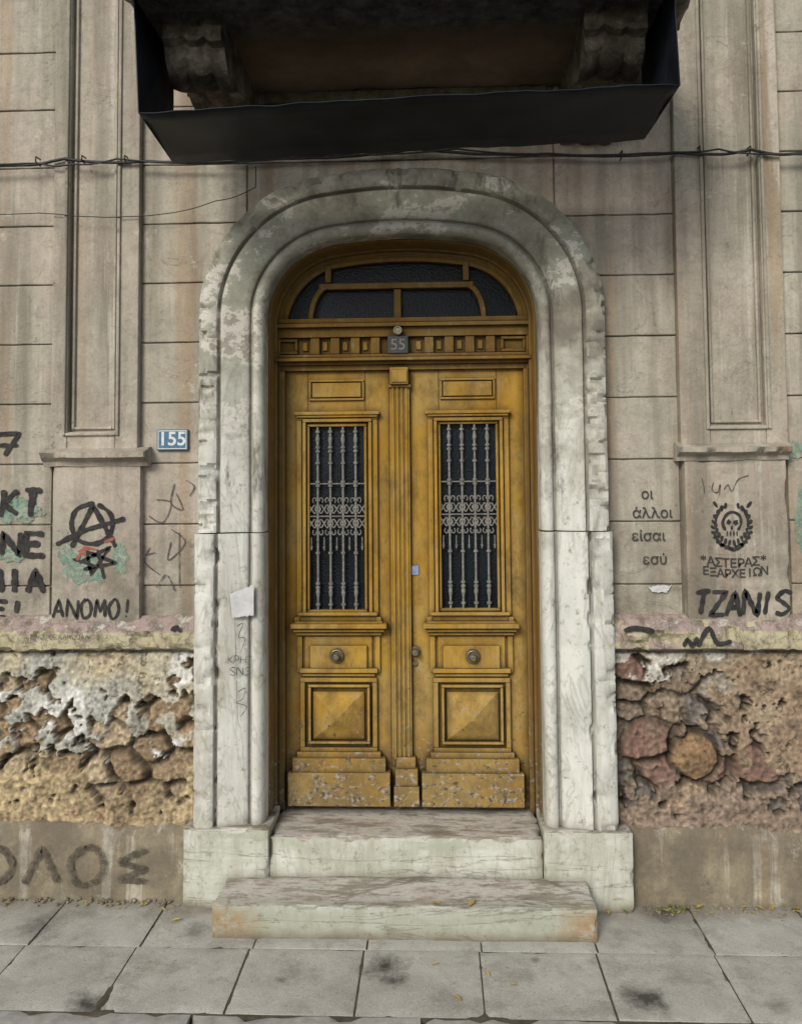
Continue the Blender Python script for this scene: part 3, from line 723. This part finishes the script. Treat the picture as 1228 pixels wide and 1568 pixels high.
bm=bmesh.new(); box(bm,-.70,.76,-.03,-.003,ZBAL-.05,ZBAL+.0); fin(bm,'underside_batten',simple('old_batten',(.12,.1,.06),(.2,.19,.12),20,.8),bal,.004)
# ================= CABLES ====================
def curve(name,pts,r,mat,parent=None):
    c=bpy.data.curves.new(name,'CURVE'); c.dimensions='3D'; c.bevel_depth=r; c.bevel_resolution=2
    s=c.splines.new('POLY'); s.points.add(len(pts)-1)
    for p,q in zip(s.points,pts): p.co=(*q,1)
    c.materials.append(mat); o=bpy.data.objects.new(name,c); sc.collection.objects.link(o); o.parent=parent; return o
cab=empty('electric_cable')
def cab_line(pxs,r,y,sag=.0,seed=0):
    pts=[]
    for (a,b) in zip(pxs,pxs[1:]):
        for i in range(16):
            t=i/16; px=a[0]+(b[0]-a[0])*t; py=a[1]+(b[1]-a[1])*t+sag*math.sin(math.pi*t)
            x,z=W(px,py,y); pts.append((x,y+.004*noise.noise(Vector((x*5,seed,0))),z+.006*noise.noise(Vector((x*7,seed,3)))))
    x,z=W(*pxs[-1],y); pts.append((x,y,z)); curve('cable_run',pts,r,M_cable,cab)
cab_line([(-900,262),(-200,254),(12,253),(100,243),(230,247),(420,243),(640,228),(830,236),(1040,234),(1150,230),(1228,234),(1700,225),(2200,215)],.008,-.068,4)
cab_line([(-300,250),(60,250),(110,252),(180,243),(300,248),(500,238),(700,228),(850,236),(1030,232),(1100,228),(1180,236),(1400,230)],.005,-.076,3,5)
cab_line([(-100,322),(60,326),(230,330),(330,308),(392,286),(392,255)],.0025,-.064,4,2)
for px,py in ((60,248),(130,246),(195,246),(1068,232),(1145,232),(950,239)):
    x,z=W(px,py,-.05); curve('cable_clip',[(x,-.03,z+.02),(x,-.083,z+.015),(x,-.086,z-.01),(x,-.03,z-.015)],.004,M_cable,cab)
# ================= GRAFFITI ====================
graf=empty('graffiti')
def catmull(P,n=6):
    if len(P)<3: return P
    out=[]; Q=[P[0]]+P+[P[-1]]
    for i in range(1,len(Q)-2):
        p0,p1,p2,p3=Q[i-1:i+3]
        for k in range(n):
            t=k/n; out.append(tuple(.5*(2*b+(c-a)*t+(2*a-5*b+4*c-d)*t*t+(3*b-a-3*c+d)*t**3) for a,b,c,d in zip(p0,p1,p2,p3)))
    out.append(P[-1]); return out
class GB:
    def __init__(s): s.bm=bmesh.new(); s.k=0
    def stroke(s,pts,wpx,y,smooth=False):
        s.k+=1; yy=y-.0015-.00003*(s.k%20)
        if smooth: pts=catmull(pts)
        P=[]
        for a,b in zip(pts,pts[1:]):
            m=max(1,int(math.dist(a,b)/3))
            for i in range(m): P.append((a[0]+(b[0]-a[0])*i/m,a[1]+(b[1]-a[1])*i/m))
        P.append(pts[-1]); P=[Vector((W(*p,yy)[0],0,W(*p,yy)[1])) for p in P]; hw=wpx/300/2
        if len(P)<2: P.append(P[0]+Vector((hw,0,0)))
        L=[];Rr=[]
        for i,p in enumerate(P):
            d=(P[min(i+1,len(P)-1)]-P[max(i-1,0)]); d=d.normalized() if d.length>1e-6 else Vector((1,0,0))
            nn=Vector((-d.z,0,d.x)); h=hw*(1+.5*noise.noise(p*40))*(.55 if i in(0,len(P)-1) else 1)
            L.append(s.bm.verts.new((p.x+nn.x*h,yy,p.z+nn.z*h))); Rr.append(s.bm.verts.new((p.x-nn.x*h,yy,p.z-nn.z*h)))
        for i in range(len(P)-1): s.bm.faces.new((L[i],L[i+1],Rr[i+1],Rr[i]))
    def word(s,txt,x,y0,w_,h,wpx,yp,gap=.25,slant=0,jit=.05):
        n=len(txt); cw=w_/(n+(n-1)*gap)
        for i,ch in enumerate(txt):
            ox=x+i*cw*(1+gap)
            for st in FONT[ch]:
                sm_=len(st)>4
                s.stroke([(ox+(a+slant*(b-.5)+random.uniform(-jit,jit))*cw,y0-(b+random.uniform(-jit,jit))*h) for a,b in st],wpx,yp,sm_)
    def blob(s,cx,cy,rx,ry,y,seed=0):
        s.k+=1; yy=y-.0008-.00003*(s.k%20); vs=[]
        for i in range(64):
            a=2*math.pi*i/64; f=1+.5*noise.fractal(Vector((math.cos(a)*1.8+seed,math.sin(a)*1.8,seed)),1,2,5)
            x,z=W(cx+rx*f*math.cos(a),cy+ry*f*math.sin(a),yy); vs.append(s.bm.verts.new((x,yy,z)))
        s.bm.faces.new(vs)
    def done(s,name,mat): return fin(s.bm,name,mat,graf)
FONT={'A':[[(0,0),(.5,1),(1,0)],[(.15,.35),(.9,.35)]],'N':[[(0,0),(0,1),(1,0),(1,1)]],'O':[[(.5,1),(.1,.8),(0,.45),(.3,0),(.8,.08),(1,.5),(.8,.9),(.45,1)]],
'!':[[(.5,1),(.4,.3)],[(.38,.08),(.38,0)]],'T':[[(0,.95),(1,1)],[(.5,1),(.45,0)]],'Z':[[(0,1),(1,1),(0,0),(1,.02)]],'I':[[(.5,1),(.45,0)]],'S':[[(1,.9),(.5,1),(.1,.75),(.5,.5),(.9,.25),(.5,0),(0,.1)]],
'K':[[(0,0),(.05,1)],[(.9,1),(.1,.45),(1,0)]],'E':[[(1,1),(0,1),(0,0),(1,0)],[(0,.5),(.8,.5)]],'L':[[(0,0),(.5,1),(1,0)]],'7':[[(0,1),(1,1),(.3,0)],[(.1,.5),(.9,.5)]],
'X':[[(0,0),(1,1)],[(0,1),(1,0)]],'R':[[(0,0),(0,1),(.7,1),(.8,.7),(0,.5),(1,0)]],'P':[[(0,0),(0,1),(.7,1),(.8,.6),(0,.5)]],'H':[[(0,0),(0,1)],[(1,0),(1,1)],[(0,.5),(1,.5)]],'C':[[(1,.9),(.4,1),(0,.5),(.4,0),(1,.1)]],
'M':[[(0,0),(.1,1),(.5,.3),(.9,1)],[(.9,1),(1,0)]],'W':[[(.95,.95),(.1,.55)],[(.1,.55),(.9,.35)],[(.9,.35),(.1,.12)],[(.1,.12),(.95,.0)]]}
yp=-.053; yw=-.007
g1=GB()
g1.stroke([(145,770),(118,780),(110,805),(122,828),(150,832),(170,815),(170,788),(150,772)],7,yp,True)
g1.stroke([(110,838),(143,774),(178,838)],7.5,yp); g1.stroke([(86,834),(130,812),(192,794)],7,yp)
g1.stroke([(122,862),(168,838),(140,880),(134,845),(178,862),(128,872)],5.5,yp); g1.stroke([(150,842),(160,886)],5,yp); g1.stroke([(112,856),(150,868)],4.5,yp)
g1.word('ANOMO!',82,946,122,28,4.2,yp,.3,.1)
g1.word('AKT',-30,790,94,40,9,yw,.25,.1); g1.word('NE',4,852,64,36,9,yw,.3); g1.word('MIA',-22,906,90,36,9,yw,.25); g1.word('E!',-8,946,44,26,7,yw,.4)
g1.word('7',-6,698,38,34,6,yw)
g1.word('TZANIS',1064,942,146,36,7,yp,.1,.15)
g1.stroke([(955,966),(975,962),(1002,968)],8,-.099,True); g1.stroke([(1046,990),(1052,978),(1060,990),(1068,976)],6,-.099); g1.stroke([(1068,990),(1085,962),(1098,985),(1120,982)],7,-.099,True)
g1.stroke([(262,965),(272,960),(276,968)],6,-.099)
g1.done('black_tags',M_spray)
g2=GB()
for s in (-1,1):
    for i in range(11):
        a=math.radians(-80+ i*14.5); cx=1120+s*26*math.cos(a); cy=806-30*math.sin(a)
        g2.stroke([(cx,cy),(cx+s*8*math.cos(a+.8),cy-8*math.sin(a+.8))],5.5,yp); g2.stroke([(cx,cy),(cx-s*2,cy-9)],4.5,yp)
    g2.stroke([(1120+s*4,838),(1120+s*18,832),(1120+s*28,815)],4,yp,True)
g2.stroke([(1110,812),(1106,800),(1112,788),(1122,784),(1132,790),(1134,802),(1129,812)],4,yp,True)
g2.blob(1115,800,4,4,yp,2); g2.blob(1126,800,4,4,yp,6); g2.blob(1120,808,2,3,yp,4)
for q in (1113,1118,1123,1128): g2.stroke([(q,813),(q,821)],2.6,yp)
g2.stroke([(1098,777),(1092,768)],5,yp); g2.stroke([(1143,777),(1150,768)],5,yp); g2.stroke([(1112,838),(1124,842),(1134,836)],6,yp)
g2.done('wreath_stencil',M_spray)
for i,ch in enumerate('*ΑΣΤΕΡΑΣ*'):
    px=1076+i*11.5; py=860+((i-4)**2)*-.35+3; x,z=W(px,py,yp); text('stencil_letter',ch,x,yp-.003,z,.060,M_stencil,graf,.0005,1.05,0,.0008)
for i,ch in enumerate('ΕΞΑΡΧΕΙΩΝ'):
    px=1080+i*11.2; py=879-((i-4)**2)*.3; x,z=W(px,py,yp); text('stencil_letter',ch,x,yp-.003,z,.056,M_stencil,graf,.0005,1.05,0,.0008)
g3=GB()
g3.stroke([(1074,732),(1077,744),(1078,756)],1.6,yp,True); g3.stroke([(1092,738),(1090,750),(1098,754),(1102,742),(1101,758)],1.6,yp,True); g3.stroke([(1108,750),(1114,742),(1120,752),(1130,734),(1146,728)],1.6,yp,True)
for q in ([(228,790),(250,800),(262,770),(240,765)],[(268,740),(262,770),(280,780),(270,755)],[(230,838),(222,860),(245,880)],[(222,850),(238,846)],[(262,810),(284,830),(258,858),(262,830)],[(285,735),(298,745),(290,760)],[(240,900),(255,880),(268,905)],[(275,815),(275,900)]): g3.stroke(q,1.8,yw,True)
yj=-.078
g3.word('KPHT',350,1016,36,11,1.2,yj-.022,.2); g3.word('SNS',352,1034,32,12,1.5,yj-.022,.2)
g3.stroke([(362,960),(372,955),(366,975),(376,978),(368,1000)],1.1,yj-.02,True); g3.stroke([(364,1060),(376,1054),(372,1070),(362,1076),(378,1082),(368,1098)],1.1,yj-.02,True); g3.stroke([(360,945),(364,1100)],.9,yj-.02,True)
for i in range(13): g3.word(random.choice('ENAOIT'),48+i*7,979,5,7,1.1,-.099)
g3.done('thin_tags',M_thin)
g4=GB()
g4.word('OLOW',-34,1352,262,56,9,-.066,.38,.0); g4.done('faded_tag',M_sprayf)
g5=GB(); g5.blob(128,872,30,22,yp,3); g5.blob(25,780,34,20,yw,8); g5.blob(102,848,14,14,yp,5); g5.blob(1232,800,18,60,yw,2); g5.blob(1218,690,12,16,yw,9); g5.blob(18,850,22,10,yw,11); g5.blob(184,856,12,24,yp,15); g5.done('teal_patches',M_teal)
g6=GB(); g6.stroke([(118,858),(130,838),(150,842)],4,yp-.0006); g6.stroke([(160,830),(176,824)],4,yp-.0006); g6.blob(128,845,7,5,yp-.0004,1); g6.done('red_marks',M_red)
for s,px,py,sz in (('οι',990,757,.072),('άλλοι',998,786,.072),('είσαι',992,821,.072),('εσύ',1002,857,.072)):
    x,z=W(px,py,-.006); text('stencil_text',s,x,-.0095,z,sz,M_stencil,graf,.0006,1,0,.0005)
pap=empty('torn_poster')
def paper(name,quad,y):
    bm=bmesh.new(); N=10; rows=[]
    for j in range(N+1):
        row=[]
        for i in range(N+1):
            u,v=i/N,j/N; a=[quad[0][k]*(1-u)+quad[1][k]*u for k in (0,1)]; b=[quad[3][k]*(1-u)+quad[2][k]*u for k in (0,1)]
            px=a[0]*(1-v)+b[0]*v; py=a[1]*(1-v)+b[1]*v
            if j in (0,N): py+=3*noise.noise(Vector((px*.3,py,1)))
            x,z=W(px,py,y); row.append(bm.verts.new((x,y-.003+.004*noise.noise(Vector((u*4,v*4,px))),z)))
        rows.append(row)
    for a,b in zip(rows,rows[1:]):
        for i in range(N): bm.faces.new((a[i],a[i+1],b[i+1],b[i]))
    fin(bm,name,M_paper,pap,smooth=True)
paper('sheet',[(352,909),(389,896),(389,942),(356,946)],-.098); paper('scrap',[(992,899),(1028,895),(1020,908),(998,906)],-.012)
# ================= GROUND ====================
yr=[-.0,-.47,-.935]
xj,_=G(557,1455)
tw=.508
road=bmesh.new(); 
v=[road.verts.new(q) for q in ((-60,-60,-.13),(60,-60,-.13),(60,40,-.13),(-60,40,-.13))]; road.faces.new(v); fin(road,'road',M_asph)
pv=empty('pavement')
bm=bmesh.new(); box(bm,-12,12,-.95,.05,-.2,-.007); fin(bm,'joint_bed',M_joint,pv)
bm=bmesh.new(); 
for r in range(2):
    ya,yb_=yr[r+1]+.0035,yr[r]-.0035
    if r==0: yb_=.03
    for i in range(-22,23):
        a=xj+i*tw+(.0 if r else .012)+random.uniform(-.002,.002); 
        tz=[random.uniform(-.0035,.0035) for _ in range(4)]
        x0_,x1_=a+.004,a+tw-.004
        N=20; grid=[]
        for p_ in range(N+1):
            col=[]
            for q_ in range(N+1):
                u=p_/N; v_=q_/N; zz_=(tz[0]*(1-u)+tz[1]*u)*(1-v_)+(tz[3]*(1-u)+tz[2]*u)*v_
                x=x0_+(x1_-x0_)*u; y=ya+(yb_-ya)*v_
                eg=(p_ in (0,N))+(q_ in (0,N))
                ch=max(0,noise.fractal(Vector((x*9,y*9,5)),1,2,4)-.15)*.02
                if eg: zz_-=.0025+ch*.5; x+=(ch*.4 if p_==0 else -ch*.4 if p_==N else 0); y+=(ch*.4 if q_==0 else -ch*.4 if q_==N else 0)
                col.append(bm.verts.new((x,y,zz_+.0015*noise.noise(Vector((x*8,y*8,1))))))
            grid.append(col)
        for p_ in range(N):
            for q_ in range(N): bm.faces.new((grid[p_][q_],grid[p_+1][q_],grid[p_+1][q_+1],grid[p_][q_+1]))
        bd=[grid[p_][0] for p_ in range(N+1)]+[grid[N][q_] for q_ in range(1,N+1)]+[grid[p_][N] for p_ in range(N-1,-1,-1)]+[grid[0][q_] for q_ in range(N-1,0,-1)]
        bk=[bm.verts.new((q.co.x,q.co.y,-.05)) for q in bd]
        for j in range(len(bd)): bm.faces.new((bd[j],bk[j],bk[(j+1)%len(bd)],bd[(j+1)%len(bd)]))
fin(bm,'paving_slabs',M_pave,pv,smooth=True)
kerb=empty('kerb')
for i in range(-7,8): rough_box('kerb_stone',i*.9+.1,i*.9+.994,-1.10,-.942,-.2,.0,M_kerb,kerb,.045,.006,.012,seed=i)
bm=bmesh.new()
def leaf(x,y,z,s):
    a=random.uniform(0,6.28); q=Matrix.Rotation(a,3,'Z')@Matrix.Rotation(random.uniform(-.4,.4),3,'X')
    pts=[(0,-1,0),(.35,-.4,.12),(.45,.1,.15),(.2,.7,.08),(0,1,0),(-.2,.7,.1),(-.45,.1,.2),(-.35,-.4,.1)]
    vs=[bm.verts.new(Vector((x,y,z))+q@Vector(p)*s) for p in pts]; 
    for i in range(1,7): bm.faces.new((vs[0],vs[i],vs[i+1]))
for px,py in ((668,1388),(665,1480),(722,1395),(785,1512),(700,1533),(270,1412),(265,1390),(1130,1382),(1145,1370),(940,1385),(960,1392),(130,1388),(1060,1375),(1215,1385),(1222,1400),(745,1495),(1180,1392),(930,1400),(215,1390),(250,1396),(1025,1392),(1020,1398)):
    x,y=G(px,py,0); z=.012
    if 325<px<915 and py<1440: x,y=G(px,min(py,1385),Z1); z=Z1+.008
    leaf(x,min(y,-.08) if z<.1 else y,z,random.uniform(.014,.028))
for i in range(90):
    x=random.uniform(-2.4,2.6)
    if abs(x-XC)<1.2: x=XC+random.choice((-1,1))*random.uniform(1.1,1.5)
    leaf(x,-.075-abs(random.gauss(0,.05)),.008,random.uniform(.005,.012))
fin(bm,'fallen_leaves',M_leaf)
bm=bmesh.new()
for cx_,n_ in ((G(1022,1382)[0],12),(G(1215,1385)[0],8),(G(935,1388)[0],4)):
    for i in range(n_):
        leaf(cx_+random.gauss(0,.03),-.09-abs(random.gauss(0,.03)),.008+random.uniform(0,.015),random.uniform(.014,.026))
fin(bm,'weeds',M_weed)
bm=bmesh.new()
for i in range(420):
    x=random.uniform(-2.4,2.6); y=-.06-abs(random.gauss(0,.035)); s=random.uniform(.003,.012)
    if abs(x-XC)<1.15 : continue
    bmesh.ops.create_icosphere(bm,subdivisions=1,radius=s,matrix=Matrix.Translation((x,y,s*.5))@Matrix.Rotation(random.random()*3,4,'X'))
fin(bm,'rubble_crumbs',M_base)
